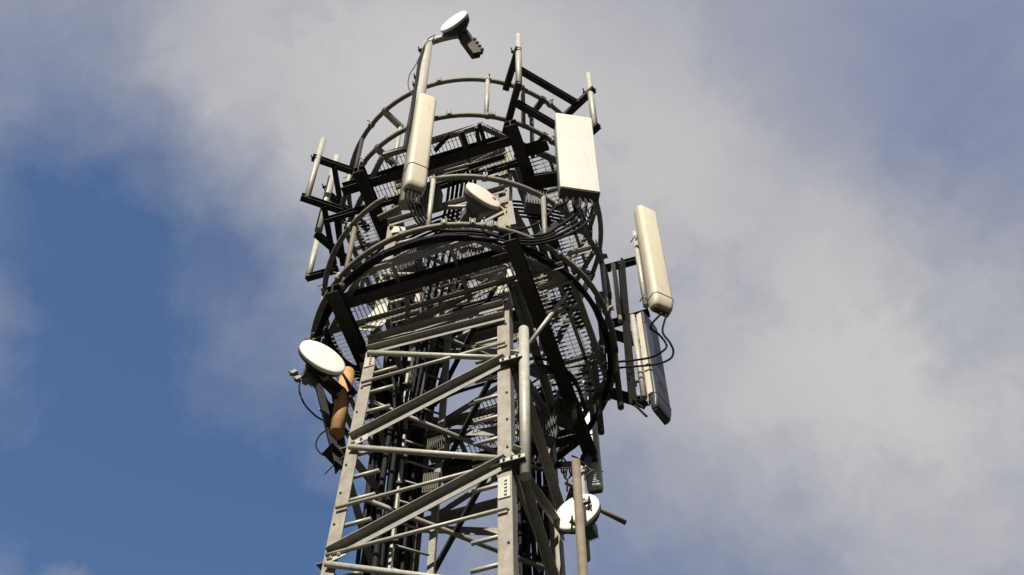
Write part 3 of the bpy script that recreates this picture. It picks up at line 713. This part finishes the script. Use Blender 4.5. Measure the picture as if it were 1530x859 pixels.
# upright U bolts on the curved rails
for a, z in ((-8, 15.6), (10, 15.6), (-14, 16.6), (-6, 13.1), (4, 13.1), (12, 13.1), (40, 14.1), (62, 14.1)):
    par = P1 if z > 15 else P2; c = pol(1.41, a, z)
    m = MB()
    for s_ in (-.022, .022): m.tube([c+pol(s_, a+90, 0)+pol(.035, a, -.05), c+pol(s_, a+90, 0)+pol(.035, a, .07)], .006, 6)
    m.bar(c+pol(.035, a, -.02)-UP*.0, c+pol(.035, a, .02)+UP*.03, pol(1, a+90, 0), pol(1, a, 0), -.012, .012, 0, .006); m.build('u_bolt', STEEL, par)
# lugs and clamps on the head of the rusty pipe and round the white dish at the left
for f, dx in ((.05, .07), (.10, -.08), (.18, .08), (.26, -.06)):
    z = qp[3]-f*3; m = MB(); m.box((qp[0]-.02, qp[1]+.02, z), (qp[0]+dx*1.2, qp[1]-.01, z+.02), .03, .03); m.tube([(qp[0]+dx, qp[1]-.07, z), (qp[0]+dx, qp[1]+.07, z)], .008, 6); m.build('clamp', RAIL, qp[4])
for dx, dz in ((-.17, -.05), (-.12, -.14), (.10, -.12), (-.05, -.18)):
    c = d3[2]+V((dx, .0, dz)); m = MB(); m.box(c-V((.02, 0, .02)), c+V((.02, 0, .02)), .04, .04); m.tube([c-V((.05, .02, 0)), c+V((.05, .02, 0))], .007, 6)
    m.build('adjuster', RAIL, d3[0])

# shelf plates round the near leg where the pipe brackets bolt on
for z, mm in ((11.66, DARK), (10.24, DARK)):
    c = leg_pt('R', z); p, q = c-UU*.07-VV*.02, c+UU*.12-VV*.02
    MB().bar(p, q, -VV, UP, -.10, .04, -.008, 0).build('shelf_plate', mm, tower)
    MB().bar(p+UU*.0+UP*.001, q+UP*.001, -VV, UP, .033, .04, 0, .04).build('shelf_lip', PALE, tower)
    for k in range(3):
        b_ = p+UU*(.03+.06*k)-VV*.04+UP*.02; MB().lathe(b_, -VV, [(0, .011), (.012, .011), (.012, .006), (.02, .006)], 6, False).build('bolt_head', RAIL, tower)
# thick feeders climbing inside the left face and fanning out under each floor
for k in range(6):
    u, v = -.52+.02*(k % 2), -.30+.10*k; pts = [lo(u+random.uniform(-.012, .012), v+random.uniform(-.012, .012), z) for z in (.2, 4, 7, 7.8, 8.6, 9.4, 10.2, 11.0, 11.8, 12.3)]
    pts += [lo(u-.08, v+.02, 12.7), lo(u-.35-.03*k, v+.06, 12.85)]
    cable('thick black feeder cable climbing inside the left face of the tower', pts, .024-.003*(k % 3), BLACK, 'thick feeders inside the left face')
for k in range(7):
    v = -.2+.07*k; pts = [lo(-.45, v, 12.2), lo(-.42+.02*k, v, 13.3), lo(-.40+.03*k, v+.03, 14.4), lo(-.3+.04*k, v-.1, 15.1), lo(-.1+.05*k, -.5, 15.3), lo(.1+.05*k, -.9, 15.36)]
    cable('black cable rising between the platforms and bending under the upper floor', pts, .017, BLACK if k % 3 else GREY, 'cables rising between the platforms')
for k in range(2):
    z = 12.86-.028*k; pts = [lo(-.5, .1+.04*k, z-.3), lo(-.2, .12+.05*k, z), lo(.3, .1+.06*k, z+.02), lo(.7, .05+.07*k, z), lo(.95, .3+.04*k, z-.05), lo(1.0, .55, z-.3)]
    cable('black cable slung across under the lower floor towards the right', pts, .016, BLACK, 'cables slung under the lower floor')
for k in range(5):
    z = 15.32-.03*k; pts = [lo(-1.1, -.2+.03*k, z), lo(-.6, -.4+.03*k, z-.02), lo(.0, -.45+.03*k, z+.01), lo(.6, -.4+.03*k, z-.03), lo(1.1, -.1+.03*k, z)]
    cable('black cable slung across under the upper floor', pts, .014, BLACK, 'cables slung under the upper floor')
# cable ties and hangers on the inner ladder
z = 7.6
while z < 15:
    MB().bar(LX+RD*.0+UP*z-V((.05, .03, 0)), LX+RD*.0+UP*z+V((.06, -.03, 0)), V((0, 1, 0)), UP, -.02, .02, -.014, .014).build('hanger', DARK, bpy.data.objects['access_ladder']); z += .37
